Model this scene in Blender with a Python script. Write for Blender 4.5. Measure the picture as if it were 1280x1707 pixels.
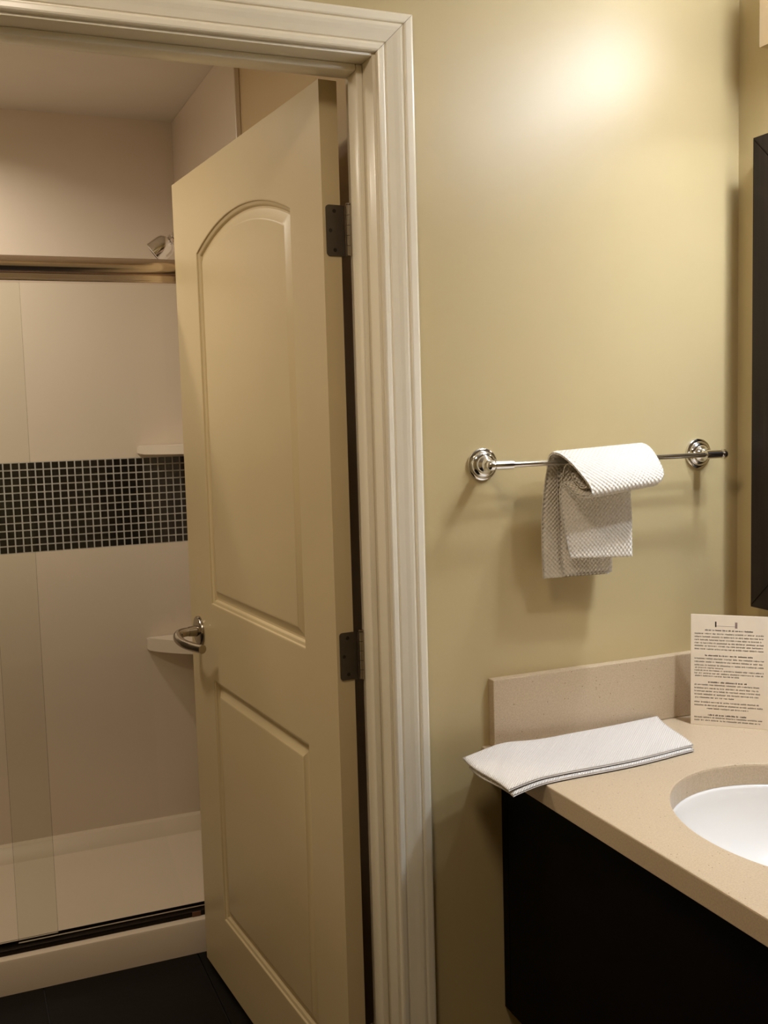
import bpy, bmesh, math, random
from mathutils import Vector, Matrix
random.seed(7)
for o in list(bpy.data.objects): bpy.data.objects.remove(o)
S = bpy.context.scene
COL = S.collection
PI = math.pi

# ------------------------------------------------------------------ camera
cd = bpy.data.cameras.new('camera'); cam = bpy.data.objects.new('camera', cd); COL.objects.link(cam)
S.camera = cam
cd.sensor_fit = 'VERTICAL'; cd.sensor_height = 24.0
cd.lens = 24.0 * 1745.94 / 1707.0
cd.clip_start = 0.02
_R = ((0.92317920, 0.37931138, 0.06215339), (-0.38335769, 0.92035795, 0.07731834), (-0.02787564, -0.09520567, 0.99506725))
# columns: right, forward, up
right = Vector((_R[0][0], _R[1][0], _R[2][0])); fwd = Vector((_R[0][1], _R[1][1], _R[2][1])); up = Vector((_R[0][2], _R[1][2], _R[2][2]))
cam.matrix_world = Matrix(((right.x, up.x, -fwd.x, 0), (right.y, up.y, -fwd.y, 0), (right.z, up.z, -fwd.z, 1.461), (0, 0, 0, 1)))

# ------------------------------------------------------------------ world, exposure
w = bpy.data.worlds.new('world'); S.world = w; w.use_nodes = True
w.node_tree.nodes['Background'].inputs[0].default_value = (0.9, 0.75, 0.6, 1)
w.node_tree.nodes['Background'].inputs[1].default_value = 0.02
S.view_settings.view_transform = 'Standard'; S.view_settings.look = 'None'
S.view_settings.exposure = 0.0; S.view_settings.gamma = 1.0; S.view_settings.use_curve_mapping = False

VANITY_EMIT = 29.0       # frosted shades of the vanity lamp
VANITY_W = 2.4           # light leaving each shade through its open bottom
VANITY_COL = (0.90, 1.0, 1.14)
SHOWER_W = 7.0           # ceiling lamp of the shower room
CAN_W = 5.8              # recessed lamp in the shower ceiling
SHOWER_COL = (1.07, 0.97, 0.81)
ROOM_W = 7.3             # ceiling lamp of the vanity room, behind the camera
ROOM_COL = (1.0, 0.84, 0.66)

def area_lamp(name, loc, size, power, col, rot=(0, 0, 0)):
    l = bpy.data.lights.new(name, 'AREA'); l.shape = 'DISK'; l.size = size; l.energy = power; l.color = col
    o = bpy.data.objects.new(name, l); o.location = loc; o.rotation_euler = rot; COL.objects.link(o); return o
area_lamp('shower_room_light', (-0.25, 2.45, 2.355), 0.26, SHOWER_W, SHOWER_COL)
can = area_lamp('shower_can_light', (-0.12, 3.14, 2.436), 0.13, CAN_W, SHOWER_COL); can.data.spread = math.radians(150)
area_lamp('vanity_room_light', (0.10, 0.80, 2.355), 0.30, ROOM_W, ROOM_COL)

# ------------------------------------------------------------------ materials
def lin(c): return tuple(((v / 255) / 12.92 if v / 255 <= 0.04045 else ((v / 255 + 0.055) / 1.055) ** 2.4) for v in c) + (1,)
def mat(name, rgb, rough=0.5, metal=0.0, noise=None, bump=None, spec=0.5, coat=0.0, sheen=0.0):
    """rgb 0-255 sRGB; noise=(scale, amount, detail); bump=(scale, strength, distance)"""
    m = bpy.data.materials.new(name); m.use_nodes = True; nt = m.node_tree; N = nt.nodes; L = nt.links
    b = N['Principled BSDF']; c = lin(rgb)
    b.inputs['Base Color'].default_value = c; b.inputs['Roughness'].default_value = rough; b.inputs['Metallic'].default_value = metal
    b.inputs['Specular IOR Level'].default_value = spec
    b.inputs['Coat Weight'].default_value = coat; b.inputs['Sheen Weight'].default_value = sheen
    tc = N.new('ShaderNodeTexCoord')
    if noise:
        n = N.new('ShaderNodeTexNoise'); n.inputs['Scale'].default_value = noise[0]; n.inputs['Detail'].default_value = noise[2] if len(noise) > 2 else 3
        L.new(tc.outputs['Object'], n.inputs['Vector'])
        r = N.new('ShaderNodeValToRGB'); a = noise[1]
        r.color_ramp.elements[0].position = 0.3; r.color_ramp.elements[1].position = 0.7
        r.color_ramp.elements[0].color = tuple(v * (1 - a) for v in c[:3]) + (1,); r.color_ramp.elements[1].color = tuple(min(1, v * (1 + a)) for v in c[:3]) + (1,)
        L.new(n.outputs['Fac'], r.inputs['Fac']); L.new(r.outputs['Color'], b.inputs['Base Color'])
    if bump:
        n2 = N.new('ShaderNodeTexNoise'); n2.inputs['Scale'].default_value = bump[0]; n2.inputs['Detail'].default_value = 2
        L.new(tc.outputs['Object'], n2.inputs['Vector'])
        bp = N.new('ShaderNodeBump'); bp.inputs['Strength'].default_value = bump[1]; bp.inputs['Distance'].default_value = bump[2]
        L.new(n2.outputs['Fac'], bp.inputs['Height']); L.new(bp.outputs['Normal'], b.inputs['Normal'])
    return m

M = {}
M['wall'] = mat('olive_beige_wall_paint', (196, 176, 130), 0.39, noise=(3.0, 0.02), bump=(55, 0.10, 0.002), spec=0.60)
M['wall_tan'] = mat('tan_wall_paint', (205, 182, 144), 0.45, noise=(3.0, 0.02), bump=(55, 0.08, 0.002))
M['ceiling'] = mat('ceiling_paint', (222, 214, 202), 0.8, noise=(5, 0.02))
M['trim'] = mat('cream_trim_paint', (242, 232, 210), 0.26, noise=(6, 0.015))
M['door'] = mat('cream_door_paint', (207, 187, 146), 0.38, noise=(4, 0.015), bump=(120, 0.04, 0.001))
M['acrylic'] = mat('white_acrylic', (222, 208, 192), 0.28, noise=(4, 0.01))
M['pan'] = mat('white_shower_pan', (224, 208, 188), 0.30, noise=(4, 0.01))
M['grout'] = mat('grey_grout', (196, 194, 190), 0.8, noise=(60, 0.08))
M['floor'] = mat('dark_floor_grout', (62, 56, 50), 0.8, noise=(40, 0.1))
M['floor_tile'] = mat('dark_slate_tile', (10, 7, 6), 0.45, spec=0.18, noise=(14, 0.25, 5), bump=(40, 0.15, 0.002))
M['chrome'] = mat('chrome', (228, 226, 224), 0.07, 1.0, noise=(9, 0.01))
M['nickel'] = mat('brushed_nickel', (236, 222, 212), 0.17, 1.0, noise=(30, 0.03))
M['hinge'] = mat('satin_nickel_hinge', (92, 84, 74), 0.45, 0.9, noise=(40, 0.06))
M['screw'] = mat('screw_metal', (60, 54, 46), 0.4, 0.9, noise=(40, 0.06))
M['lever'] = mat('satin_nickel_lever', (176, 166, 152), 0.22, 1.0, noise=(40, 0.03))
M['track'] = mat('shade_darkened_track_metal', (44, 36, 28), 0.35, 0.8, noise=(30, 0.06))  # aluminium coloured dark to stand for shade and the reflected dark floor
M['cabinet'] = mat('espresso_laminate', (9, 4, 3), 0.6, noise=(6, 0.25, 6), spec=0.12)
M['porcelain'] = mat('white_porcelain', (238, 234, 228), 0.10, noise=(4, 0.005), coat=0.4)
M['mirror'] = mat('mirror_glass', (235, 235, 235), 0.02, 1.0, noise=(4, 0.002))
M['paper'] = mat('cream_card', (244, 228, 204), 0.6, noise=(60, 0.02))
M['ink'] = mat('dark_brown_ink', (52, 34, 22), 0.7, noise=(60, 0.05))
M['ink_light'] = mat('mauve_ink', (150, 124, 116), 0.7, noise=(60, 0.05))
M['rubber'] = mat('brown_guide_plastic', (110, 72, 50), 0.6, noise=(60, 0.05))
M['white_plastic'] = mat('white_fitting', (225, 220, 210), 0.4, noise=(20, 0.02))

def quartz():
    m = mat('beige_quartz', (206, 180, 142), 0.30, spec=0.5); nt = m.node_tree; N = nt.nodes; L = nt.links; b = N['Principled BSDF']
    tc = N.new('ShaderNodeTexCoord')
    n1 = N.new('ShaderNodeTexNoise'); n1.inputs['Scale'].default_value = 420; n1.inputs['Detail'].default_value = 2
    L.new(tc.outputs['Object'], n1.inputs['Vector'])
    r1 = N.new('ShaderNodeValToRGB'); e = r1.color_ramp.elements
    e[0].position = 0.36; e[0].color = lin((190, 168, 138)); e[1].position = 0.64; e[1].color = lin((203, 182, 152))
    L.new(n1.outputs['Fac'], r1.inputs['Fac'])
    v = N.new('ShaderNodeTexVoronoi'); v.inputs['Scale'].default_value = 130; L.new(tc.outputs['Object'], v.inputs['Vector'])
    lt = N.new('ShaderNodeMath'); lt.operation = 'LESS_THAN'; lt.inputs[1].default_value = 0.14; L.new(v.outputs['Distance'], lt.inputs[0])
    sx = N.new('ShaderNodeSeparateColor'); L.new(v.outputs['Color'], sx.inputs[0])
    gt = N.new('ShaderNodeMath'); gt.operation = 'GREATER_THAN'; gt.inputs[1].default_value = 0.78; L.new(sx.outputs[0], gt.inputs[0])
    mu = N.new('ShaderNodeMath'); mu.operation = 'MULTIPLY'; L.new(lt.outputs[0], mu.inputs[0]); L.new(gt.outputs[0], mu.inputs[1])
    mx = N.new('ShaderNodeMix'); mx.data_type = 'RGBA'; L.new(mu.outputs[0], mx.inputs[0]); L.new(r1.outputs['Color'], mx.inputs[6]); mx.inputs[7].default_value = lin((146, 118, 86))
    L.new(mx.outputs[2], b.inputs['Base Color']); return m
M['quartz'] = quartz()

def terry(name, rgb, pitch, strength):
    """towelling: a small waffle weave as fine relief over UV"""
    m = mat(name, rgb, 0.95, sheen=0.3, spec=0.1); nt = m.node_tree; N = nt.nodes; L = nt.links; b = N['Principled BSDF']
    uv = N.new('ShaderNodeUVMap'); mp = N.new('ShaderNodeMapping'); mp.inputs['Rotation'].default_value = (0, 0, PI / 4)
    mp.inputs['Scale'].default_value = (1 / pitch,) * 3
    L.new(uv.outputs[0], mp.inputs[0]); sp = N.new('ShaderNodeSeparateXYZ'); L.new(mp.outputs[0], sp.inputs[0])
    outs = []
    for i in (0, 1):
        a = N.new('ShaderNodeMath'); a.operation = 'MULTIPLY'; a.inputs[1].default_value = 2 * PI; L.new(sp.outputs[i], a.inputs[0])
        s = N.new('ShaderNodeMath'); s.operation = 'SINE'; L.new(a.outputs[0], s.inputs[0]); outs.append(s)
    ad = N.new('ShaderNodeMath'); ad.operation = 'ADD'; L.new(outs[0].outputs[0], ad.inputs[0]); L.new(outs[1].outputs[0], ad.inputs[1])
    tc = N.new('ShaderNodeTexCoord'); n = N.new('ShaderNodeTexNoise'); n.inputs['Scale'].default_value = 700; L.new(tc.outputs['Object'], n.inputs['Vector'])
    ad2 = N.new('ShaderNodeMath'); ad2.operation = 'ADD'; L.new(ad.outputs[0], ad2.inputs[0]); L.new(n.outputs['Fac'], ad2.inputs[1])
    bp = N.new('ShaderNodeBump'); bp.inputs['Strength'].default_value = strength; bp.inputs['Distance'].default_value = 0.0012
    L.new(ad2.outputs[0], bp.inputs['Height']); L.new(bp.outputs['Normal'], b.inputs['Normal']); return m
M['towel'] = terry('white_waffle_terry', (242, 232, 215), 0.0058, 0.6)
M['washcloth'] = terry('white_flat_terry', (236, 228, 218), 0.0036, 0.5)

def wood():
    m = mat('dark_walnut_frame', (40, 27, 21), 0.5, spec=0.3); nt = m.node_tree; N = nt.nodes; L = nt.links; b = N['Principled BSDF']
    tc = N.new('ShaderNodeTexCoord'); mp = N.new('ShaderNodeMapping'); mp.inputs['Scale'].default_value = (60, 60, 3); L.new(tc.outputs['Object'], mp.inputs[0])
    n = N.new('ShaderNodeTexNoise'); n.inputs['Scale'].default_value = 1.5; n.inputs['Detail'].default_value = 6; L.new(mp.outputs[0], n.inputs['Vector'])
    r = N.new('ShaderNodeValToRGB'); e = r.color_ramp.elements; e[0].position = 0.3; e[0].color = lin((24, 15, 11)); e[1].position = 0.7; e[1].color = lin((42, 29, 23))
    L.new(n.outputs['Fac'], r.inputs['Fac']); L.new(r.outputs['Color'], b.inputs['Base Color']); return m
M['wood'] = wood()

def mosaic_mat(name, lo, hi):
    m = mat(name, lo, 0.16, coat=0.3); nt = m.node_tree; N = nt.nodes; L = nt.links; b = N['Principled BSDF']
    oi = N.new('ShaderNodeObjectInfo'); r = N.new('ShaderNodeValToRGB'); e = r.color_ramp.elements
    e[0].color = lin(lo); e[1].color = lin(hi); L.new(oi.outputs['Random'], r.inputs['Fac']); L.new(r.outputs['Color'], b.inputs['Base Color'])
    return m
M['mosaic'] = mosaic_mat('black_glass_mosaic', (7, 5, 6), (22, 19, 21))

def glass():
    m = bpy.data.materials.new('clear_shower_glass'); m.use_nodes = True; nt = m.node_tree; N = nt.nodes; L = nt.links
    N.remove(N['Principled BSDF']); out = N['Material Output']
    t = N.new('ShaderNodeBsdfTransparent'); t.inputs[0].default_value = (0.978, 0.982, 0.968, 1)
    g = N.new('ShaderNodeBsdfGlossy'); g.inputs['Roughness'].default_value = 0.02; g.inputs[0].default_value = (0.9, 0.9, 0.9, 1)
    f = N.new('ShaderNodeFresnel'); f.inputs[0].default_value = 1.3; mx = N.new('ShaderNodeMixShader')
    L.new(f.outputs[0], mx.inputs[0]); L.new(t.outputs[0], mx.inputs[1]); L.new(g.outputs[0], mx.inputs[2]); L.new(mx.outputs[0], out.inputs[0]); return m
M['glass'] = glass()
M['glass_edge'] = glass(); M['glass_edge'].name = 'ground_glass_edge'; M['glass_edge'].node_tree.nodes['Transparent BSDF'].inputs[0].default_value = (0.86, 0.87, 0.83, 1)

def emit(name, col, s):
    m = bpy.data.materials.new(name); m.use_nodes = True; b = m.node_tree.nodes['Principled BSDF']
    b.inputs['Base Color'].default_value = (0.9, 0.88, 0.85, 1); b.inputs['Emission Color'].default_value = tuple(col) + (1,); b.inputs['Emission Strength'].default_value = s
    return m
M['shade'] = emit('lit_frosted_shade', VANITY_COL, VANITY_EMIT)

# ------------------------------------------------------------------ mesh helpers
def link(name, bm, m, parent=None, smooth=False, kind=None, recalc=True):
    if recalc: bmesh.ops.recalc_face_normals(bm, faces=bm.faces)
    me = bpy.data.meshes.new(name); bm.to_mesh(me); bm.free()
    o = bpy.data.objects.new(name, me); COL.objects.link(o)
    if m is not None: me.materials.append(m)
    if smooth:
        for p in me.polygons: p.use_smooth = True
        if smooth != 'all':
            try: me.set_sharp_from_angle(angle=math.radians(35))
            except Exception: pass
    if parent is not None: o.parent = parent
    if kind: o['kind'] = kind
    return o
def tag(o, label=None, cat=None, group=None):
    if label: o['label'] = label
    if cat: o['category'] = cat
    if group: o['group'] = group
    return o
def empty(name, loc=(0, 0, 0), rot=None):
    o = bpy.data.objects.new(name, None); o.location = loc; COL.objects.link(o); o.empty_display_size = 0.05
    if rot is not None: o.rotation_euler = rot
    return o
def box(bm, a, b, bev=0.0, seg=2):
    a = Vector(a); b = Vector(b)
    vs = [bm.verts.new((x, y, z)) for x in (a.x, b.x) for y in (a.y, b.y) for z in (a.z, b.z)]
    fs = [(0, 1, 3, 2), (4, 6, 7, 5), (0, 4, 5, 1), (2, 3, 7, 6), (0, 2, 6, 4), (1, 5, 7, 3)]
    F = [bm.faces.new([vs[i] for i in f]) for f in fs]
    if bev:
        es = list({e for f in F for e in f.edges}); bmesh.ops.bevel(bm, geom=es, offset=bev, segments=seg, profile=0.5, affect='EDGES')
def frame_axes(d):
    d = Vector(d).normalized(); u = Vector((0, 0, 1)) if abs(d.z) < 0.9 else Vector((1, 0, 0))
    a = d.cross(u).normalized(); b = d.cross(a).normalized(); return d, a, b
def lathe(bm, origin, axis, prof, seg=32, sx=1.0):
    """prof: list (r, h) along axis"""
    o = Vector(origin); d, a, b = frame_axes(axis); rings = []
    for r, h in prof:
        if r < 1e-6: rings.append([bm.verts.new(o + d * h)]); continue
        rings.append([bm.verts.new(o + d * h + (a * math.cos(2 * PI * i / seg) * sx + b * math.sin(2 * PI * i / seg)) * r) for i in range(seg)])
    for p, q in zip(rings, rings[1:]):
        for i in range(seg):
            j = (i + 1) % seg
            if len(p) == 1 and len(q) == 1: continue
            if len(p) == 1: bm.faces.new((p[0], q[i], q[j]))
            elif len(q) == 1: bm.faces.new((p[i], p[j], q[0]))
            else: bm.faces.new((p[i], p[j], q[j], q[i]))
    if len(rings[0]) > 1: bm.faces.new(rings[0])
    if len(rings[-1]) > 1: bm.faces.new(rings[-1])
def tube(bm, pts, rads, seg=16, flat=1.0):
    pts = [Vector(p) for p in pts]; n = len(pts); rings = []
    if not hasattr(rads, '__len__'): rads = [rads] * n
    pu = None
    for i, p in enumerate(pts):
        t = (pts[min(i + 1, n - 1)] - pts[max(i - 1, 0)]).normalized()
        if pu is None: _, a, b = frame_axes(t)
        else: a = (pu - t * pu.dot(t)).normalized(); b = t.cross(a)
        pu = a
        rings.append([bm.verts.new(p + (a * math.cos(2 * PI * k / seg) + b * math.sin(2 * PI * k / seg) * flat) * rads[i]) for k in range(seg)])
    for p, q in zip(rings, rings[1:]):
        for i in range(seg):
            j = (i + 1) % seg; bm.faces.new((p[i], p[j], q[j], q[i]))
    bm.faces.new(rings[0]); bm.faces.new(rings[-1])
def prism(bm, poly, fn, h0, h1):
    """poly of 2D points; fn(u, v, h) -> 3D"""
    A = [bm.verts.new(fn(u, v, h0)) for u, v in poly]; B = [bm.verts.new(fn(u, v, h1)) for u, v in poly]
    n = len(poly)
    for i in range(n): bm.faces.new((A[i], A[(i + 1) % n], B[(i + 1) % n], B[i]))
    bm.faces.new(A); bm.faces.new(B)
def catmull(P, k=6):
    out = []; n = len(P)
    for i in range(n - 1):
        p0 = Vector(P[max(i - 1, 0)]); p1 = Vector(P[i]); p2 = Vector(P[i + 1]); p3 = Vector(P[min(i + 2, n - 1)])
        for j in range(k):
            t = j / k
            out.append(0.5 * ((2 * p1) + (p2 - p0) * t + (2 * p0 - 5 * p1 + 4 * p2 - p3) * t * t + (3 * p1 - p0 - 3 * p2 + p3) * t ** 3))
    out.append(Vector(P[-1])); return out

# ------------------------------------------------------------------ setting
XR = 1.449; YW = 1.660; YB = 1.785; ZC = 2.441; XD = 0.765
XL = -0.95; YREAR = -1.0; SHX0, SHX1 = -0.77, 0.750; SHY0, SHY1 = 2.77, 3.583
st = dict(kind='structure')
bm = bmesh.new(); box(bm, (XL - 0.1, YREAR - 0.1, -0.06), (XR + 0.1, 3.7, -0.008)); floor = link('floor', bm, M['floor'], **st)
tag(floor, 'dark slate tiled floor with thin grey joints')
bm = bmesh.new(); box(bm, (XL - 0.1, YREAR - 0.1, ZC), (XR + 0.1, 3.7, ZC + 0.05)); link('ceiling', bm, M['ceiling'], **st)
# wall with the doorway (three blocks, one mesh)
OX0, OX1, OZ = -0.254, 0.703, 2.064
bm = bmesh.new()
box(bm, (XL, YW, 0), (OX0, YB, ZC)); box(bm, (OX1, YW, 0), (XR, YB, ZC)); box(bm, (OX0, YW, OZ), (OX1, YB, ZC))
tag(link('wall_doorway', bm, M['wall'], **st), 'olive beige painted wall with the shower room doorway')
bm = bmesh.new(); box(bm, (XR, YREAR, 0), (XR + 0.1, YB, ZC)); tag(link('wall_right', bm, M['wall'], **st), 'olive beige wall behind the mirror and vanity')
bm = bmesh.new(); box(bm, (XL - 0.1, YREAR, 0), (XL, SHY0, ZC)); link('wall_left', bm, M['wall'], **st)
bm = bmesh.new(); box(bm, (XL, YREAR - 0.1, 0), (XR, YREAR, ZC)); link('wall_rear', bm, M['wall'], **st)
bm = bmesh.new(); box(bm, (XD, YB, 0), (XD + 0.1, 3.7, ZC)); tag(link('wall_shower_room', bm, M['wall_tan'], **st), 'tan painted side wall behind the open door')
bm = bmesh.new(); box(bm, (SHX0 - 0.012, SHY1 + 0.012, 0), (XD, 3.68, ZC)); box(bm, (XL, SHY0, 0), (SHX0 - 0.012, 3.68, ZC)); link('wall_far', bm, M['wall_tan'], **st)

# shower surround panels, back one with the mosaic recess
MZ0, MZ1 = 1.461 - 0.4255, 1.461 - 0.1305
bm = bmesh.new()
box(bm, (SHX0, SHY1, 0.03), (XD, SHY1 + 0.012, MZ0)); box(bm, (SHX0, SHY1, MZ1), (XD, SHY1 + 0.012, ZC)); box(bm, (SHX0, SHY1 + 0.004, MZ0), (XD, SHY1 + 0.012, MZ1))
wsb = tag(link('wall_shower_back', bm, M['acrylic'], **st), 'glossy off white shower back wall with a mosaic band')
bm = bmesh.new(); box(bm, (SHX1, SHY0, 0.03), (XD, SHY1, ZC), 0.002, 1); tag(link('wall_shower_right', bm, M['acrylic'], **st), 'off white shower side wall panel')
bm = bmesh.new(); box(bm, (SHX0 - 0.012, SHY0, 0.03), (SHX0, SHY1, ZC), 0.002, 1); link('wall_shower_left', bm, M['acrylic'], **st)

# mosaic band: grout bed, then single glass tiles
bm = bmesh.new(); box(bm, (SHX0, SHY1 + 0.0005, MZ0), (SHX1, SHY1 + 0.004, MZ1)); gb = link('grout_bed', bm, M['grout'], wsb)
PX = 0.0248; PZ = (MZ1 - MZ0) / 12; tw = PX - 0.0036; tz = PZ - 0.0036
bm = bmesh.new()
def tile_geo(bm, cx, cz, yb=SHY1):
    y0 = yb - 0.0012
    a = [bm.verts.new((cx + sx * tw / 2, yb + 0.001, cz + sz * tz / 2)) for sx, sz in ((-1, -1), (1, -1), (1, 1), (-1, 1))]
    b = [bm.verts.new((cx + sx * (tw / 2 - 0.001), y0, cz + sz * (tz / 2 - 0.001))) for sx, sz in ((-1, -1), (1, -1), (1, 1), (-1, 1))]
    for i in range(4): bm.faces.new((a[i], a[(i + 1) % 4], b[(i + 1) % 4], b[i]))
    bm.faces.new(b)
tile_geo(bm, 0, 0, 0.0)
t0 = link('mosaic_tile', bm, M['mosaic'], wsb); t0.location = (SHX1 - 0.5 * PX, SHY1, MZ0 + 0.5 * PZ)
for i in range(25):
    for j in range(12):
        if i == 0 and j == 0: continue
        t = t0.copy(); COL.objects.link(t); t.location = (SHX1 - (i + 0.5) * PX, SHY1 + random.uniform(-0.0003, 0.0003), MZ0 + (j + 0.5) * PZ)
        t.rotation_euler = (random.uniform(-0.012, 0.012), 0, random.uniform(-0.012, 0.012))
bm = bmesh.new()
i = 25
while SHX1 - (i + 1) * PX > SHX0:
    for j in range(12): tile_geo(bm, SHX1 - (i + 0.5) * PX, MZ0 + (j + 0.5) * PZ)
    i += 1
link('mosaic_tiles', bm, M['mosaic'], wsb, kind='stuff')

# floor tiles
TW, TL = 0.402, 0.804
bm = bmesh.new(); box(bm, (0.0015, 0.0015, -0.008), (TW - 0.0015, TL - 0.0015, 0.0), 0.001, 1)
f0 = link('floor_tile', bm, M['floor_tile'], floor); first = True
ix = -2
for ix in range(-2, 4):
    for iy in range(-2, 4):
        x = 0.139 + (ix) * TW; y = -0.10 + iy * TL
        if x + TW > XR + 0.12 or x < XL - 0.3 or y > SHY0 + 0.2 or y + TL < YREAR: continue
        if first: o = f0; first = False
        else: o = f0.copy(); COL.objects.link(o)
        o.location = (x, y, 0)

# casing: profile (u outward, h proud of the wall)
CP = [(0, 0), (0, 0.008), (0.0015, 0.0105), (0.004, 0.0118), (0.0105, 0.0118), (0.0125, 0.0112), (0.0135, 0.0088), (0.0150, 0.0088), (0.0165, 0.0115),
      (0.021, 0.0128), (0.027, 0.0145), (0.034, 0.0170), (0.0395, 0.0182), (0.0430, 0.0182), (0.0442, 0.0150), (0.0458, 0.0150), (0.0472, 0.0186), (0.0495, 0.0195),
      (0.0585, 0.0195), (0.0615, 0.0185), (0.063, 0.016), (0.063, 0)]
CXR, CXL, CZ = 0.690, -0.241, 2.052
def casing(name, f0, f1, label):
    bm = bmesh.new(); A = [bm.verts.new(f0(u, h)) for u, h in CP]; B = [bm.verts.new(f1(u, h)) for u, h in CP]; n = len(CP)
    for i in range(n): bm.faces.new((A[i], A[(i + 1) % n], B[(i + 1) % n], B[i]))
    bm.faces.new(A); bm.faces.new(B)
    return tag(link(name, bm, M['trim'], kind='structure'), label)
g = 0.0004
casing('trim_1', lambda u, h: (CXR + u, YW - h, 0), lambda u, h: (CXR + u, YW - h, CZ + u - g), 'cream moulded casing up the right side of the doorway')
casing('trim_2', lambda u, h: (CXL - u + g, YW - h, CZ + u), lambda u, h: (CXR + u - g, YW - h, CZ + u), 'cream moulded casing across the head of the doorway')
casing('trim_3', lambda u, h: (CXL - u, YW - h, 0), lambda u, h: (CXL - u, YW - h, CZ + u - g), 'cream moulded casing up the left side of the doorway')
# jambs with stops
JX0, JX1, JZ = -0.236, 0.685, 2.047
bm = bmesh.new(); box(bm, (JX1, YW - 0.0005, 0), (OX1, YB + 0.0005, OZ), 0.0012, 2); j = tag(link('trim_4', bm, M['trim'], smooth=True, **st), 'cream door jamb on the hinge side')
bm = bmesh.new(); box(bm, (JX1 - 0.012, 1.703, 0), (JX1, 1.745, JZ), 0.0025, 3); link('door_stop', bm, M['trim'], j, smooth=True)
bm = bmesh.new(); box(bm, (JX0, YW - 0.0005, JZ), (JX1, YB + 0.0005, OZ), 0.0012, 2); j = tag(link('trim_5', bm, M['trim'], smooth=True, **st), 'cream head jamb over the doorway')
bm = bmesh.new(); box(bm, (JX0 + 0.012, 1.703, JZ - 0.012), (JX1 - 0.012, 1.745, JZ), 0.0025, 3); link('door_stop', bm, M['trim'], j, smooth=True)
bm = bmesh.new(); box(bm, (OX0, YW - 0.0005, 0), (JX0, YB + 0.0005, OZ), 0.0012, 2); j = tag(link('trim_6', bm, M['trim'], smooth=True, **st), 'cream door jamb on the latch side')
bm = bmesh.new(); box(bm, (JX0, 1.703, 0), (JX0 + 0.012, 1.745, JZ), 0.0025, 3); link('door_stop', bm, M['trim'], j, smooth=True)

# ------------------------------------------------------------------ door leaf, in its own frame: s along the leaf, o out of the visible face, z up
DTH = 1.65554; DW, DT, DZ0, DZ1 = 0.911, 0.035, 0.010, 2.0425
door = empty('door_1', (0.634, 1.785, 0), (0, 0, DTH)); door['kind'] = 'structure'
tag(door, 'cream two panel door with arched top panel, swung open into the shower room')
# local x = s, local y = o (visible face at y=0, body at y<0)
def arch_loop(s0, s1, z0, z1, rise, d):
    """panel outline inset by d, counter clockwise in (s, z)"""
    a, b = s0 + d, s1 - d; P = [(a, z0 + d), (b, z0 + d)]
    if rise <= 0: return P + [(b, z1 - d), (a, z1 - d)]
    half = (s1 - s0) / 2; R = (half * half + rise * rise) / (2 * rise); cs = (s0 + s1) / 2; cz = z1 + rise - R; R2 = R - d
    za = cz + math.sqrt(R2 * R2 - (half - d) ** 2)
    t0 = math.atan2(za - cz, b - cs); t1 = PI - t0; n = 28
    return P + [(cs + R2 * math.cos(t0 + (t1 - t0) * k / n), cz + R2 * math.sin(t0 + (t1 - t0) * k / n)) for k in range(n + 1)]
PANELS = [(0.147, 0.737, 1.000, 1.850, 0.058), (0.147, 0.743, 0.186, 0.811, 0)]
bm = bmesh.new()
def ring_edges(loop, y):
    vs = [bm.verts.new((s, y, z)) for s, z in loop]; return vs, [bm.edges.new((vs[i], vs[(i + 1) % len(vs)])) for i in range(len(vs))]
rv, re_ = ring_edges([(0, DZ0), (DW, DZ0), (DW, DZ1), (0, DZ1)], 0)
E = list(re_)
for P in PANELS: E += ring_edges(arch_loop(*P, 0), 0)[1]
bmesh.ops.triangle_fill(bm, use_beauty=True, use_dissolve=False, edges=E)
bv = [bm.verts.new((s, -DT, z)) for s, z in ((0, DZ0), (DW, DZ0), (DW, DZ1), (0, DZ1))]
for i in range(4): bm.faces.new((rv[i], rv[(i + 1) % 4], bv[(i + 1) % 4], bv[i]))
bm.faces.new(bv)
link('leaf', bm, M['door'], door)
# moulded panels: groove, bevel, raised field
PROF = [(0, 0), (0.0025, -0.0006), (0.0045, -0.0030), (0.0090, -0.0042), (0.0110, -0.0052), (0.0135, -0.0085), (0.0170, -0.0092), (0.0190, -0.0088), (0.0370, -0.0022), (0.0385, -0.0016), (0.042, -0.0014)]
for P in PANELS:
    bm = bmesh.new(); prev = None
    for d, h in PROF:
        L_ = [bm.verts.new((s, h * 1.35, z)) for s, z in arch_loop(*P, d)]
        if prev:
            for i in range(len(L_)): bm.faces.new((prev[i], prev[(i + 1) % len(L_)], L_[(i + 1) % len(L_)], L_[i]))
        prev = L_
    bm.faces.new(prev)
    pn = link('panel', bm, M['door'], door, smooth=True)
    pn['label'] = 'arched upper door panel' if P[4] else 'rectangular lower door panel'
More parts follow.
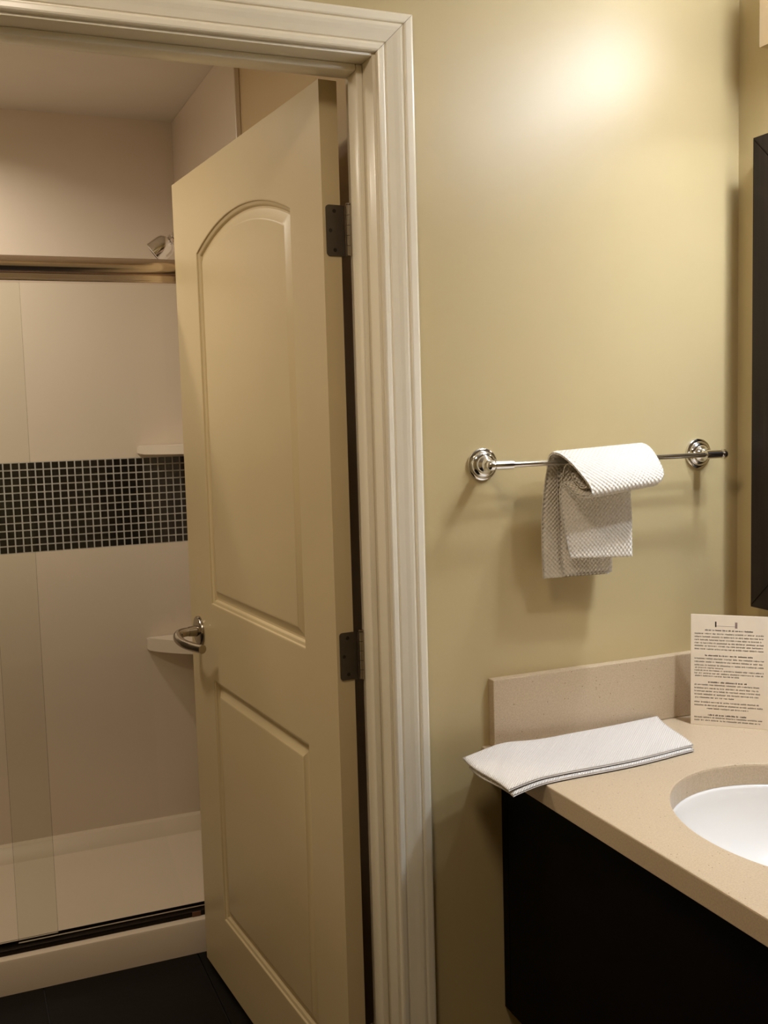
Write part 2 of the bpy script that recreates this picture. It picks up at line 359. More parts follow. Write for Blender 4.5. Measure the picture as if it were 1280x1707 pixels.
# hinges
def hinge_at(zc):
    h = 0.0445
    bm = bmesh.new(); n = 5; r = 0.006; poly = []
    y0, y1 = -0.0415, -0.006
    for cy, cz, a0 in ((y1 - r, zc + h - r, 0), (y1 - r, zc - h + r, -PI / 2)):
        pts = [(cy + r * math.cos(a0 + PI / 2 * k / n), cz + r * math.sin(a0 + PI / 2 * k / n)) for k in range(n + 1)]
        poly.append(pts)
    pl = [(y0, zc - h)] + poly[1] + poly[0] + [(y0, zc + h)]
    prism(bm, pl, lambda u, v, q: (q, u, v), -0.0024, -0.0001)
    hp = link('hinge', bm, M['hinge'], door)
    bm = bmesh.new()
    for k in range(5):
        z0 = zc - h + k * 0.0178; lathe(bm, (-0.0075, -0.0475, z0 + 0.0004), (0, 0, 1), [(0.0058, 0), (0.0058, 0.017)], 16)
    lathe(bm, (-0.0075, -0.0475, zc + h), (0, 0, 1), [(0.004, 0), (0.0055, 0.001), (0.0055, 0.003), (0, 0.0055)], 16)
    kn = link('knuckle', bm, M['lever'], hp, smooth=True); kn['label'] = 'bright hinge knuckle'
    for sy, sz in ((-0.022, 0.034), (-0.014, 0.0), (-0.022, -0.034)):
        bm = bmesh.new(); lathe(bm, (-0.0024, sy, zc + sz), (-1, 0, 0), [(0.0036, 0), (0.0032, 0.0006), (0.0012, 0.0007), (0.0, 0.0002)], 14)
        link('screw', bm, M['screw'], hp, smooth=True)
for zc in (1.784, 1.0135, 0.245): hinge_at(zc)
# lever handle
hd = None
bm = bmesh.new(); lathe(bm, (0.84, 0, 0.918), (0, 1, 0), [(0.0375, 0.0002), (0.0375, 0.004), (0.0355, 0.0075), (0.030, 0.0095), (0.0145, 0.0105), (0.0135, 0.018), (0.0125, 0.030), (0, 0.030)], 40)
hd = link('door_handle', bm, M['lever'], door, smooth=True); hd['label'] = 'satin nickel round rose with lever'
bm = bmesh.new()
pts = catmull([(0.840, 0.024, 0.918), (0.841, 0.044, 0.917), (0.836, 0.058, 0.914), (0.812, 0.065, 0.908), (0.780, 0.061, 0.902), (0.745, 0.050, 0.899), (0.705, 0.037, 0.899)], 8)
n = len(pts); tube(bm, pts, [0.0117 - 0.001 * abs(0.3 - i / n) for i in range(n)], 18)
link('lever', bm, M['lever'], hd, smooth=True)

# ------------------------------------------------------------------ shower fittings
# pan with threshold, extruded along x
bm = bmesh.new()
prof = [(2.742, 0), (2.742, 0.086), (2.744, 0.0915), (2.749, 0.094), (2.835, 0.094), (2.841, 0.092), (2.845, 0.086), (2.852, 0.040), (2.868, 0.024), (3.526, 0.018), (3.534, 0.022), (3.556, 0.066), (3.560, 0.071), (3.568, 0.073), (3.583, 0.073), (3.583, 0)]
prism(bm, prof, lambda u, v, q: (q, u, v), SHX0, XD - 0.0005)
tag(link('shower_pan', bm, M['pan'], smooth=True), 'off white shower pan with raised threshold, below the glass doors', 'shower pan')
# corner shelves
def shelf(zc, th, label):
    bm = bmesh.new(); ext = 0.166; c = (SHX1, SHY1)
    poly = [(c[0], c[1]), (c[0] - ext, c[1]), (c[0] - ext, c[1] - 0.016)]
    for k in range(1, 9):
        t = k / 9; poly.append((c[0] - ext + 0.002 + (ext - 0.020) * t, c[1] - 0.018 - (ext - 0.020) * t - 0.012 * math.sin(PI * t)))
    poly += [(c[0] - 0.016, c[1] - ext), (c[0], c[1] - ext)]
    prism(bm, poly, lambda u, v, q: (u, v, q), zc - th / 2, zc + th / 2)
    bmesh.ops.bevel(bm, geom=[e for e in bm.edges if abs(e.verts[0].co.z - e.verts[1].co.z) < 1e-5], offset=0.004, segments=2, affect='EDGES')
    tag(link('corner_shelf', bm, M['acrylic'], smooth=True), label, 'corner shelf', 'corner shelves in the shower')
shelf(1.461 - 0.105, 0.030, 'off white corner shelf just over the black mosaic band')
shelf(1.461 - 0.768, 0.044, 'off white lower corner shelf beside the door lever')
# header rail of the sliding doors
hdr = empty('header_rail', (0, 2.795, 1.84))
tag(hdr, 'polished nickel header rail of the shower doors, left of the door top', 'shower rail')
bm = bmesh.new()
pr = [(-0.012, -0.004)] + [(0.024 * math.sin(a) * -1, 0.0245 - 0.0 + 0.0235 * -math.cos(a)) for a in [PI * k / 20 for k in range(1, 20)]]
circ = [(0.023 * math.cos(2 * PI * k / 40), 0.0115 + 0.0225 * math.sin(2 * PI * k / 40)) for k in range(40)]
prism(bm, circ, lambda u, v, q: (q, u, v), SHX0 + 0.002, SHX1 - 0.002); link('rail_tube', bm, M['nickel'], hdr, smooth=True)
bm = bmesh.new(); box(bm, (SHX0 + 0.002, -0.012, -0.0290), (SHX1 - 0.002, 0.030, -0.0225), 0.0015, 2); box(bm, (SHX0 + 0.002, -0.006, -0.0225), (SHX1 - 0.002, 0.020, -0.006)); link('rail_channel', bm, M['nickel'], hdr)
for x in (SHX1 - 0.009, SHX0 + 0.001):
    bm = bmesh.new(); box(bm, (x, -0.034, -0.032), (x + 0.008, 0.036, 0.042), 0.003, 2); link('wall_bracket', bm, M['nickel'], hdr, smooth=True)
# glass sliding doors
def pane(x0, x1, y, label):
    bm = bmesh.new(); box(bm, (x0, y - 0.003, 0.1105), (x1, y + 0.003, 1.808)); p = link('shower_door', bm, M['glass'])
    tag(p, label, 'shower door', None)
    for x in (x0, x1):
        bm = bmesh.new(); box(bm, (x - 0.0006, y - 0.0031, 0.1105), (x + 0.0006, y + 0.0031, 1.808)); link('ground_edge', bm, M['glass_edge'], p)
pane(0.087, 0.738, 2.789, 'right hand clear glass sliding shower door, nearer the open door')
pane(-0.758, 0.187, 2.806, 'left hand clear glass sliding shower door, cut by the photo edge')
# bottom track
trk = empty('bottom_track', (0, 2.78, 0.094)); tag(trk, 'metal bottom track along the shower threshold, its colour darkened for shade', 'track')
bm = bmesh.new(); box(bm, (SHX0 + 0.002, -0.016, 0.0002), (SHX1 - 0.002, 0.036, 0.004), 0.001, 1)
for y in (-0.016, 0.0335): box(bm, (SHX0 + 0.002, y, 0.002), (SHX1 - 0.002, y + 0.0025, 0.0145), 0.0006, 1)
link('channel', bm, M['track'], trk)
bm = bmesh.new(); box(bm, (0.536, -0.0185, 0.0005), (0.560, -0.0162, 0.015), 0.001, 1); link('guide_block', bm, M['rubber'], trk)
# shower head on an arm from the side wall
sh = empty('overhead_shower', (0.75, 3.18, 2.03)); tag(sh, 'chrome shower head above the header rail, left of the door', 'shower head')
def W(x, y, z): return (x - 0.75, y - 3.18, z - 2.03)
bm = bmesh.new(); lathe(bm, W(0.7498, 3.18, 2.035), (-1, 0, 0), [(0.030, 0), (0.029, 0.003), (0.018, 0.008), (0.012, 0.011), (0, 0.011)], 28); link('wall_flange', bm, M['chrome'], sh, smooth=True)
bm = bmesh.new(); tube(bm, catmull([W(0.748, 3.18, 2.035), W(0.715, 3.18, 2.033), W(0.690, 3.18, 2.020), W(0.668, 3.178, 2.003)], 6), 0.0095, 16); link('arm', bm, M['chrome'], sh, smooth=True)
ax = Vector((-0.74, 0.22, -0.60)).normalized(); o0 = Vector(W(0.668, 3.178, 2.003))
bm = bmesh.new(); lathe(bm, o0 - ax * 0.004, ax, [(0.0145, 0), (0.0150, 0.003), (0.0150, 0.013), (0.0115, 0.014), (0.0115, 0.018), (0.0160, 0.021), (0.0165, 0.028), (0.013, 0.031)], 8); link('ball_joint_nut', bm, M['chrome'], sh)
bm = bmesh.new(); lathe(bm, o0 + ax * 0.026, ax, [(0.012, 0), (0.020, 0.004), (0.0285, 0.012), (0.0325, 0.022), (0.0340, 0.040), (0.0350, 0.056), (0.0350, 0.062), (0.0320, 0.064), (0.0295, 0.0615), (0, 0.0605)], 32)
link('bell', bm, M['chrome'], sh, smooth=True)
bm = bmesh.new(); lathe(bm, o0 + ax * 0.0868, ax, [(0.027, 0), (0.027, 0.003), (0.010, 0.0055), (0, 0.0055)], 28); link('spray_face', bm, M['screw'], sh, smooth=True)
# ceiling lamp of the shower room (out of frame, lights the shower)
def dome(name, x, y, label):
    t = empty(name, (x, y, ZC)); tag(t, label, 'ceiling light')
    bm = bmesh.new(); lathe(bm, (0, 0, 0), (0, 0, -1), [(0.165, 0.0005), (0.165, 0.018), (0.150, 0.022), (0.0, 0.022)], 40); link('base_plate', bm, M['nickel'], t, smooth=True)
    bm = bmesh.new(); lathe(bm, (0, 0, -0.022), (0, 0, -1), [(0.148, 0), (0.142, 0.02), (0.12, 0.038), (0.08, 0.052), (0.03, 0.058), (0, 0.059)], 40); link('glass_bowl', bm, M['bowl'], t, smooth=True)
M['bowl'] = emit('lit_bowl_glass', SHOWER_COL, 6.0)
t = empty('recessed_light', (-0.12, 3.14, ZC)); tag(t, 'round recessed light in the shower ceiling', 'ceiling light')
bm = bmesh.new(); lathe(bm, (0, 0, 0), (0, 0, -1), [(0.068, 0.0002), (0.070, 0.004), (0.086, 0.005), (0.090, 0.002), (0.090, 0.0002)], 40); link('trim_ring', bm, M['white_plastic'], t, smooth=True)
dome('ceiling_light', -0.25, 2.45, 'round ceiling light over the shower room floor')
dome('ceiling_light', 0.10, 0.80, 'round ceiling light of the vanity room, above the camera view')

# ------------------------------------------------------------------ vanity
CT0, CT1, CX0, CY0 = 0.812, 0.848, 0.864, 0.55
SC = (1.158, 1.138); SAX, SAY = 0.205, 0.242
ct = None
bm = bmesh.new()
def ell(ax_, ay_, z, n=72): return [bm.verts.new((SC[0] + ax_ * math.cos(2 * PI * k / n), SC[1] + ay_ * math.sin(2 * PI * k / n), z)) for k in range(n)]
def loopE(vs): return [bm.edges.new((vs[i], vs[(i + 1) % len(vs)])) for i in range(len(vs))]
b = 0.0025; yb = YW - 0.0005; xb = XR - 0.0005
def rect(i, z): return [bm.verts.new(p) for p in ((CX0 + i, CY0 + i, z), (xb, CY0 + i, z), (xb, yb, z), (CX0 + i, yb, z))]
T = rect(b, CT1); T2 = rect(b * 0.3, CT1 - b * 0.3); T3 = rect(0, CT1 - b); B3 = rect(0, CT0 + 0.001); B = rect(0.001, CT0)
e1 = ell(SAX + 0.003, SAY + 0.003, CT1); e2 = ell(SAX + 0.001, SAY + 0.001, CT1 - 0.001); e3 = ell(SAX, SAY, CT1 - 0.004); e4 = ell(SAX, SAY, CT0)
bmesh.ops.triangle_fill(bm, use_beauty=True, edges=loopE(T) + loopE(e1))
bmesh.ops.triangle_fill(bm, use_beauty=True, edges=loopE(B) + loopE(e4))
for L_ in ((T, T2, T3, B3, B), (e1, e2, e3, e4)):
    for p, q in zip(L_, L_[1:]):
        for i in range(len(p)): bm.faces.new((p[i], p[(i + 1) % len(p)], q[(i + 1) % len(p)], q[i]))
tag(link('countertop', bm, M['quartz']), 'beige speckled quartz vanity countertop with an oval sink cut-out', 'countertop')
bm = bmesh.new(); box(bm, (0.880, 1.640, CT1 + 0.0003), (XR - 0.001, YW - 0.0003, 0.973), 0.0015, 2); tag(link('backsplash', bm, M['quartz']), 'beige quartz backsplash on the wall under the towel bar', 'backsplash')
bm = bmesh.new(); box(bm, (1.429, CY0, CT1 + 0.0003), (XR - 0.0003, 1.6395, 0.973), 0.0015, 2); tag(link('backsplash', bm, M['quartz']), 'beige quartz side splash under the framed mirror, behind the printed card', 'backsplash')
# sink
bm = bmesh.new(); rings = []
SP = [(1.055, 0.8118), (1.055, 0.806), (1.0, 0.8118), (0.995, 0.806), (0.985, 0.790), (0.960, 0.762), (0.90, 0.728), (0.80, 0.700), (0.64, 0.680), (0.45, 0.668), (0.25, 0.661), (0.10, 0.659)]
SP = [(1.060, 0.8010), (1.060, 0.8115), (1.0, 0.8115), (0.990, 0.806)] + SP[4:]
for k_, z in SP: rings.append(ell(SAX * k_, SAY * k_, z))
for p, q in zip(rings, rings[1:]):
    for i in range(72): bm.faces.new((p[i], p[(i + 1) % 72], q[(i + 1) % 72], q[i]))
o_ = [(1.035, 0.795), (1.0, 0.775), (0.94, 0.735), (0.84, 0.700), (0.66, 0.672), (0.3, 0.652), (0.1, 0.651)]
r2 = [rings[0]] + [ell(SAX * k_, SAY * k_, z) for k_, z in o_] + [rings[-1]]
for p, q in zip(r2, r2[1:]):
    for i in range(72): bm.faces.new((p[i], p[(i + 1) % 72], q[(i + 1) % 72], q[i]))
bmesh.ops.recalc_face_normals(bm, faces=bm.faces)
sink = tag(link('sink', bm, M['porcelain'], smooth='all'), 'white oval undermount sink in the beige countertop', 'sink')
bm = bmesh.new(); lathe(bm, (SC[0], SC[1], 0.648), (0, 0, 1), [(0.017, 0), (0.017, 0.012), (0.024, 0.013), (0.022, 0.0155), (0.014, 0.0145), (0, 0.0165)], 28); link('drain', bm, M['chrome'], sink, smooth=True)
# floating cabinet
cab = empty('vanity_cabinet', (0.901, 1.659, 0.339)); tag(cab, 'espresso black floating vanity cabinet under the beige countertop', 'cabinet')
cw, cl, chh = XR - 0.001 - 0.901, 1.659 - 0.60, 0.8115 - 0.339
bm = bmesh.new()
box(bm, (0.019, -cl, 0), (cw, -cl + 0.018, chh - 0.0005)); box(bm, (0.019, -0.018, 0), (cw, 0, chh - 0.0005)); box(bm, (0.019, -cl + 0.018, 0), (cw, -0.018, 0.018)); box(bm, (cw - 0.012, -cl + 0.018, 0.018), (cw, -0.018, chh - 0.0005))
box(bm, (0.019, -cl + 0.018, chh - 0.06), (0.037, -0.018, chh - 0.0005))
link('body', bm, M['cabinet'], cab)
bm = bmesh.new(); box(bm, (0.001, -0.0235, 0), (0.0188, -0.0005, chh - 0.001), 0.001, 1); link('filler_strip', bm, M['cabinet'], cab)
wd = cl - 0.0255
for k in range(1):
    bm = bmesh.new(); y1 = -0.0255 - k * wd; box(bm, (0.0, y1 - wd + 0.0025, 0.0), (0.0188, y1, chh - 0.001), 0.0012, 1); link('front_panel', bm, M['cabinet'], cab)

# ------------------------------------------------------------------ mirror
MXF = 1.409; MY1, MY0, MZB, MZT, FW = 1.577, 0.640, 1.067, 1.9465, 0.085
mir = empty('mirror', (XR, MY1, MZB)); tag(mir, 'large wall mirror with wide dark walnut frame over the vanity', 'mirror')
ph = (MY0 - MY1); H_ = MZT - MZB; D_ = MXF - XR
def rail(name, pts):
    bm = bmesh.new(); prism(bm, pts, lambda u, v, q: (q, u, v), -0.0005, D_)
    bmesh.ops.bevel(bm, geom=[e for e in bm.edges if abs(e.verts[0].co.x - D_) < 1e-5 and abs(e.verts[1].co.x - D_) < 1e-5], offset=0.0015, segments=2, affect='EDGES')
    link(name, bm, M['wood'], mir)
rail('frame_rail', [(0, 0), (0, H_), (-FW, H_ - FW), (-FW, FW)])
rail('frame_rail', [(ph, 0), (ph, H_), (ph + FW, H_ - FW), (ph + FW, FW)])
rail('frame_rail', [(0, H_), (ph, H_), (ph + FW, H_ - FW), (-FW, H_ - FW)])
rail('frame_rail', [(0, 0), (ph, 0), (ph + FW, FW), (-FW, FW)])
bm = bmesh.new(); box(bm, (-0.026, ph + FW - 0.004, FW - 0.004), (-0.020, -FW + 0.004, H_ - FW + 0.004)); link('glass', bm, M['mirror'], mir)

# ------------------------------------------------------------------ vanity lamp above the mirror
vl = empty('vanity_lamp', (XR, 1.555, 2.10)); tag(vl, 'wall lamp above the mirror, only its backplate corner in view', 'wall lamp')
bm = bmesh.new(); box(bm, (-0.047, -0.96, -0.001), (-0.0005, 0.0, 0.118), 0.003, 2); link('backplate', bm, M['nickel'], vl, smooth=True)
for k in range(3):
    yy = -0.238 - k * 0.245
    bm = bmesh.new(); tube(bm, catmull([(-0.046, yy, 0.095), (-0.064, yy, 0.100), (-0.080, yy, 0.130), (-0.088, yy, 0.185)], 5), 0.007, 12); lathe(bm, (-0.088, yy, 0.189), (0, 0, -1), [(0.0, 0), (0.016, 0.002), (0.030, 0.010), (0.031, 0.026), (0, 0.026)], 24)
    a = link('arm', bm, M['nickel'], vl, smooth=True)
    bm = bmesh.new(); lathe(bm, (-0.088, yy, 0.169), (0, 0, -1), [(0.028, 0), (0.034, 0.002), (0.040, 0.05), (0.046, 0.120), (0.0445, 0.120), (0.038, 0.05), (0.032, 0.006), (0, 0.006)], 28)
    link('lamp_shade', bm, M['shade'], a, smooth=True)
    area_lamp('vanity_bulb', (XR - 0.088, 1.555 + yy, 2.10 + 0.051), 0.07, VANITY_W, VANITY_COL).data.spread = math.radians(124)

# ------------------------------------------------------------------ towel bar
BZ, BY = 1.363, 1.600; XA, XB = 0.875, 1.350
tb = empty('towel_bar', (XA, YW, BZ)); tag(tb, 'chrome towel bar on round rosettes, mounted on the olive wall', 'towel bar')
L_ = XB - XA; dy = BY - YW
bm = bmesh.new(); tube(bm, [(-0.002, dy, 0), (L_ + 0.002, dy, 0)], 0.0050, 20); link('bar', bm, M['chrome'], tb, smooth=True)
for x, sg in ((0, -1), (L_, 1)):
    bm = bmesh.new()
    lathe(bm, (x, -0.0003, 0), (0, -1, 0), [(0.0290, 0), (0.0295, 0.002), (0.0285, 0.005), (0.0255, 0.0068), (0.0240, 0.0068), (0.0235, 0.0088), (0.0215, 0.0118), (0.0180, 0.0135), (0.0165, 0.0138), (0.0160, 0.0155), (0.0125, 0.0190), (0.0095, 0.0225), (0.0082, 0.028), (0, 0.028)], 44)
    ro = link('rosette', bm, M['chrome'], tb, smooth=True)
    bm = bmesh.new(); lathe(bm, (x, -0.027, 0), (0, -1, 0), [(0.0075, 0), (0.0075, abs(dy) - 0.027)], 24); link('post', bm, M['chrome'], ro, smooth=True)
    bm = bmesh.new()
    ext = 0.030
    lathe(bm, (x - sg * ext, dy, 0), (sg, 0, 0), [(0.0055, 0), (0.0078, 0.0008), (0.0078, ext + 0.006), (0.0062, ext + 0.0065), (0.0062, ext + 0.009), (0.0092, ext + 0.0098), (0.0092, ext + 0.015), (0.0080, ext + 0.0185), (0.0045, ext + 0.0215), (0, ext + 0.0225)], 28)
    link('socket', bm, M['chrome'], ro, smooth=True)

# ------------------------------------------------------------------ cloth
def ribbon(bm, path, nx, th, wob=0.0, seed=0):
    """path rows: (y, z_left, z_right, x_left, x_right); builds a thick sheet with UV in metres"""
    rnd = random.Random(seed); ph1, ph2 = rnd.uniform(0, 6), rnd.uniform(0, 6)
    P = catmull([(y, zl, 0) for y, zl, zr, a, b in path], 8); Q = catmull([(y, zr, 0) for y, zl, zr, a, b in path], 8)
    XA_ = catmull([(a, b, 0) for y, zl, zr, a, b in path], 8)
    m = len(P); rows = []; dist = [0.0]
    for i in range(1, m): dist.append(dist[-1] + (P[i] - P[i - 1]).length)
    for i in range(m):
        row = []
        for k in range(nx + 1):
            t = k / nx; x = XA_[i].x * (1 - t) + XA_[i].y * t; y = P[i].x * (1 - t) + Q[i].x * t; z = P[i].y * (1 - t) + Q[i].y * t
            wv = wob * (math.sin(x * 60 + ph1 + dist[i] * 9) + 0.6 * math.sin(x * 110 + dist[i] * 30 + ph2))
            row.append(Vector((x, y + wv, z)))
        rows.append(row)
    uvl = bm.loops.layers.uv.verify()
    def nrm(i, k):
        a = rows[min(i + 1, m - 1)][k] - rows[max(i - 1, 0)][k]; b = rows[i][min(k + 1, nx)] - rows[i][max(k - 1, 0)]
        return a.cross(b).normalized()
    F = []; Bk = []
    for i in range(m):
        f = []; g2 = []
        for k in range(nx + 1):
            n_ = nrm(i, k); e = 1.0
            if k in (0, nx) or i in (0, m - 1): e = 0.45
            f.append(bm.verts.new(rows[i][k] + n_ * th / 2 * e)); g2.append(bm.verts.new(rows[i][k] - n_ * th / 2 * e))
        F.append(f); Bk.append(g2)
    def quad(v, uv):
        fc = bm.faces.new(v)
        for l, u in zip(fc.loops, uv): l[uvl].uv = u
    wdt = 0.16
    for i in range(m - 1):
        for k in range(nx):
            x0 = rows[i][k].x; x1 = rows[i][k + 1].x; x2 = rows[i + 1][k + 1].x; x3 = rows[i + 1][k].x
            U = ((x0, dist[i]), (x1, dist[i]), (x2, dist[i + 1]), (x3, dist[i + 1]))
            quad((F[i][k], F[i][k + 1], F[i + 1][k + 1], F[i + 1][k]), U); quad((Bk[i][k], Bk[i + 1][k], Bk[i + 1][k + 1], Bk[i][k + 1]), (U[0], U[3], U[2], U[1]))
        for k in (0, nx):
            U = ((0, dist[i]), (th, dist[i]), (th, dist[i + 1]), (0, dist[i + 1])); quad((F[i][k], Bk[i][k], Bk[i + 1][k], F[i + 1][k]), U)
    for i in (0, m - 1):
        for k in range(nx):
            a, c = rows[i][k].x, rows[i][k + 1].x; quad((F[i][k], F[i][k + 1], Bk[i][k + 1], Bk[i][k]), ((a, 0), (c, 0), (c, th), (a, th)))
bm = bmesh.new()
# outer sheet: rear drop, over the bar, puffed flap, tucked back, front drop
ribbon(bm, [(1.6240, 1.153, 1.150, .977, 1.118), (1.6250, 1.20, 1.20, .976, 1.120), (1.6250, 1.256, 1.256, .976, 1.124), (1.6240, 1.310, 1.31, .980, 1.14), (1.6170, 1.350, 1.352, .983, 1.160),
            (1.6060, 1.373, 1.377, .981, 1.170), (1.5920, 1.380, 1.388, .982, 1.172), (1.570, 1.376, 1.383, .985, 1.170), (1.548, 1.362, 1.369, .991, 1.167), (1.530, 1.342, 1.353, 1.000, 1.164), (1.519, 1.325, 1.339, 1.008, 1.161),
            (1.516, 1.312, 1.328, 1.010, 1.154), (1.525, 1.306, 1.321, 1.005, 1.148), (1.545, 1.308, 1.322, 0.998, 1.142), (1.5660, 1.322, 1.328, 0.993, 1.138), (1.578, 1.326, 1.326, 0.990, 1.136), (1.582, 1.312, 1.312, 0.988, 1.136), (1.582, 1.29, 1.29, 0.989, 1.136),
            (1.579, 1.26, 1.26, .991, 1.136), (1.577, 1.22, 1.22, .998, 1.135), (1.576, 1.193, 1.186, 1.004, 1.135)], 34, 0.0075, 0.0006, 1)
# inner layers: second rear fold, rolled fold inside the flap, second front layer
ribbon(bm, [(1.6140, 1.157, 1.155, 1.012, 1.117), (1.6155, 1.22, 1.22, 1.006, 1.119), (1.6155, 1.30, 1.30, 1.004, 1.128), (1.6120, 1.350, 1.350, 1.003, 1.14)], 22, 0.006, 0.0006, 2)
ribbon(bm, [(1.5905, 1.3385, 1.3385, 1.000, 1.15), (1.586, 1.354, 1.356, 1.000, 1.152), (1.574, 1.361, 1.368, 1.002, 1.155), (1.556, 1.352, 1.36, 1.006, 1.155), (1.540, 1.335, 1.345, 1.011, 1.152), (1.536, 1.323, 1.332, 1.013, 1.148), (1.547, 1.321, 1.330, 1.008, 1.146), (1.560, 1.333, 1.338, 1.003, 1.144), (1.568, 1.345, 1.350, 1.002, 1.144)], 22, 0.0055, 0.0005, 3)
ribbon(bm, [(1.5875, 1.205, 1.205, 1.004, 1.128), (1.5885, 1.25, 1.25, 1.0, 1.130), (1.590, 1.31, 1.31, .998, 1.132), (1.5905, 1.341, 1.341, .997, 1.134)], 22, 0.005, 0.0004, 4)
tag(link('hand_towel', bm, M['towel'], smooth='all', recalc=False), 'folded white waffle weave hand towel hanging over the chrome bar', 'towel')

# washcloth lying on the counter corner
def cloth_sheet(bm, corners, zf, nu, nv, th, edge_round=0.5):
    """corners: (x,y) for (u,v) = 00,10,11,01 ; zf(x, y, u, v) is the mid height"""
    uvl = bm.loops.layers.uv.verify(); F = []; G = []
    c00, c10, c11, c01 = corners
    for i in range(nu + 1):
        f = []; g2 = []
        for k in range(nv + 1):
            u = i / nu; v = k / nv
            x = (c00[0] * (1 - u) + c10[0] * u) * (1 - v) + (c01[0] * (1 - u) + c11[0] * u) * v
            y = (c00[1] * (1 - u) + c10[1] * u) * (1 - v) + (c01[1] * (1 - u) + c11[1] * u) * v
            y += 0.004 * math.sin(u * 7.3) * (0.4 + 0.6 * (1 - v)); x += 0.004 * math.sin(v * 5.1 + 1)
            r = 0.45 if (k in (0, nv) or i in (0, nu)) else 1
            z = zf(x, y, u, v); f.append(bm.verts.new((x, y, z + th / 2 * r))); g2.append(bm.verts.new((x, y, z - th / 2 * r)))
        F.append(f); G.append(g2)
    def quad(v, uv):
        fc = bm.faces.new(v)
        for l, t in zip(fc.loops, uv): l[uvl].uv = t
    for i in range(nu):
        for k in range(nv):
            U = [(v.co.x, v.co.y) for v in (F[i][k], F[i + 1][k], F[i + 1][k + 1], F[i][k + 1])]
            quad((F[i][k], F[i + 1][k], F[i + 1][k + 1], F[i][k + 1]), U); quad((G[i][k], G[i][k + 1], G[i + 1][k + 1], G[i + 1][k]), (U[0], U[3], U[2], U[1]))
    for i in range(nu):
        for k in (0, nv): quad((F[i][k], F[i + 1][k], G[i + 1][k], G[i][k]), ((0, i * .01), (0, i * .01 + .01), (th, i * .01 + .01), (th, i * .01)))
    for k in range(nv):
        for i in (0, nu): quad((F[i][k], F[i][k + 1], G[i][k + 1], G[i][k]), ((0, k * .01), (0, k * .01 + .01), (th, k * .01 + .01), (th, k * .01)))
def over(x, k): d = max(0.0, CX0 + 0.004 - x); return k * d ** 1.6
def z_low(x, y, u, v): return CT1 + 0.0038 - over(x, 0.55)
def z_up(x, y, u, v):
    hump = 0.008 * math.exp(-((x - 0.88) / 0.055) ** 2) * v * v
    return CT1 + 0.0112 - 0.0012 * u + 0.0015 * math.sin(u * 9 + v * 3) * v * (1 - u) + hump - over(x, 0.45 - 0.10 * v)
bm = bmesh.new()
cloth_sheet(bm, ((0.794, 1.426), (1.176, 1.455), (1.230, 1.630), (0.798, 1.580)), z_low, 60, 26, 0.006)
cloth_sheet(bm, ((0.789, 1.432), (1.180, 1.462), (1.236, 1.634), (0.795, 1.598)), z_up, 60, 26, 0.0065)
# the fold joining both sheets along the back edge
tag(link('washcloth', bm, M['washcloth'], smooth='all', recalc=False), 'folded white washcloth lying over the front corner of the beige countertop', 'washcloth')

# ------------------------------------------------------------------ printed card
card = empty('printed_card', (1.281, 1.594, CT1 + 0.0002), (0, 0, math.radians(-43.46)))
tag(card, 'cream printed card with rows of small dark text, standing on the countertop corner', 'card')
CWd, CH, CTk = 0.140, 0.213, 0.0015; lean = math.radians(2.0)
bm = bmesh.new(); box(bm, (0, 0, 0), (CWd, CTk, CH), 0.0004, 1); face = link('card_panel', bm, M['paper'], card); face.rotation_euler = (-lean, 0, 0)
bm = bmesh.new(); prism(bm, [(0.045, 0.0), (0.098, 0.0), (0.088, 0.15), (0.055, 0.15)], lambda u, v, q: (u, q + CTk + 0.0065 + 0.030 * (1 - v / 0.15), v), 0.0002, 0.0012); link('easel_flap', bm, M['paper'], card)
bm = bmesh.new(); rr = random.Random(3)
def bar2(bm, x, z, w_, h_): 
    vs = [bm.verts.new(p) for p in ((x, -0.00015, z), (x + w_, -0.00015, z), (x + w_, -0.00015, z + h_), (x, -0.00015, z + h_))]; bm.faces.new(vs)
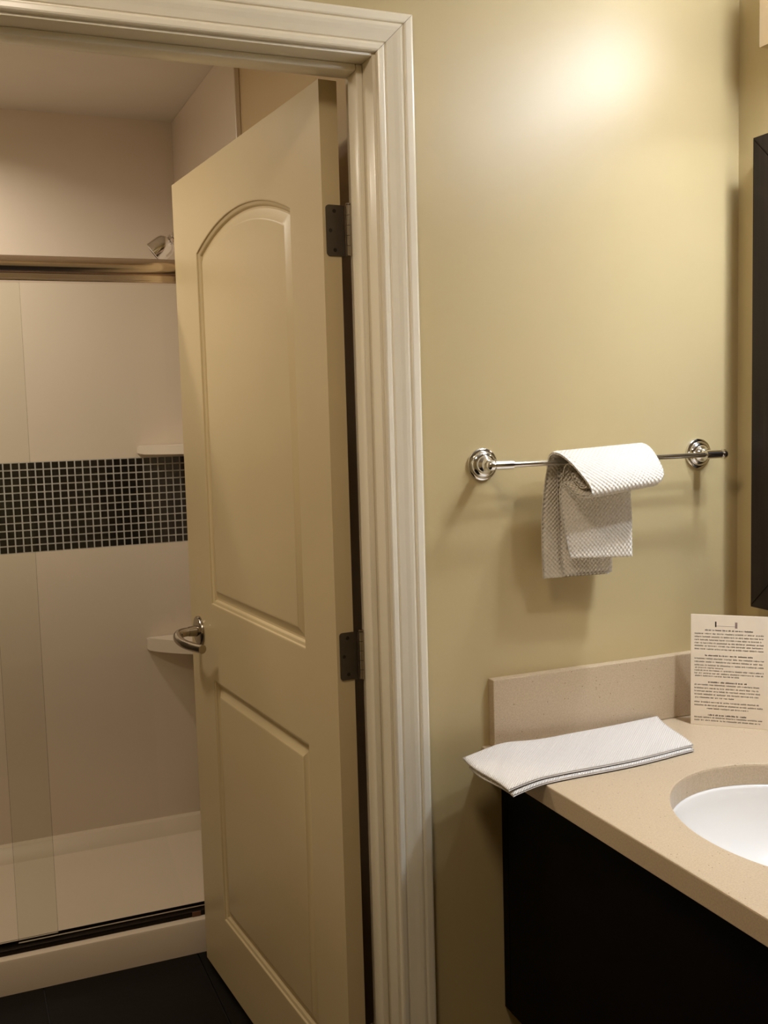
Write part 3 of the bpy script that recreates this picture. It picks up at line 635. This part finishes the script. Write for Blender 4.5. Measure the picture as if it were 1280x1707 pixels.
def text_line(x0, x1, z, h_, centred=False, bold=1.0):
    x = x0
    while x < x1:
        nl = rr.randint(2, 9)
        for _ in range(nl):
            if x > x1: break
            k = rr.random(); cwid = h_ * 0.55; s_ = h_ * 0.20 * bold
            hh = h_ * (0.72 if k > 0.3 else 1.0)
            bar2(bm, x, z, s_, hh)
            if k < 0.75: bar2(bm, x + cwid - s_, z, s_, h_ * 0.72)
            if k > 0.2: bar2(bm, x + s_, z + (h_ * 0.55 if k > 0.5 else 0), cwid - 2 * s_, s_)
            if k > 0.6: bar2(bm, x + s_, z + h_ * 0.28, cwid - 2 * s_, s_)
            x += cwid + h_ * 0.18
        x += h_ * 0.55
HT = 0.0029; SCL = CH / 0.2075
def zl(px): return CH - (px - 176) / 1152 * CH    # rows measured down the card face
rows = [('h', 335), ('t', 372), ('t', 405), ('t', 437), ('t', 470), ('t', 500), ('t', 532), ('h', 598), ('t', 632), ('t', 665), ('t', 700), ('s', 728), ('t', 755), ('t', 785), ('s', 812),
        ('c', 875), ('t', 905), ('t', 940), ('t', 972), ('t', 1005), ('s', 1038), ('t', 1085), ('t', 1118), ('c2', 1150), ('c', 1218), ('t', 1245), ('t', 1275)]
for kind, py in rows:
    z = zl(py) - HT / 2
    if kind == 'h': text_line(0.026, 0.112, z, HT * 1.05, bold=1.3)
    elif kind == 'c': text_line(0.032, 0.100, z, HT * 1.1, bold=1.5)
    elif kind == 'c2': text_line(0.030, 0.105, z, HT)
    elif kind == 's': text_line(0.008, 0.050 + rr.random() * 0.05, z, HT)
    else: text_line(0.007, 0.122 + rr.random() * 0.010, z, HT)
tx = link('printed_text', bm, M['ink'], face); tx['kind'] = 'stuff'; tx['label'] = 'rows of small dark print'
bm = bmesh.new(); bar2(bm, 0.0440, zl(302), 0.0026, 0.0105); link('emblem_bar', bm, M['ink'], face)['label'] = 'dark upright bar of the printed emblem'
bm = bmesh.new(); bar2(bm, 0.0800, zl(308), 0.0042, 0.0115); bar2(bm, 0.0466, zl(292), 0.0334, 0.0006); link('emblem_bar', bm, M['ink_light'], face)['label'] = 'pale mauve bar and thin line of the printed emblem'
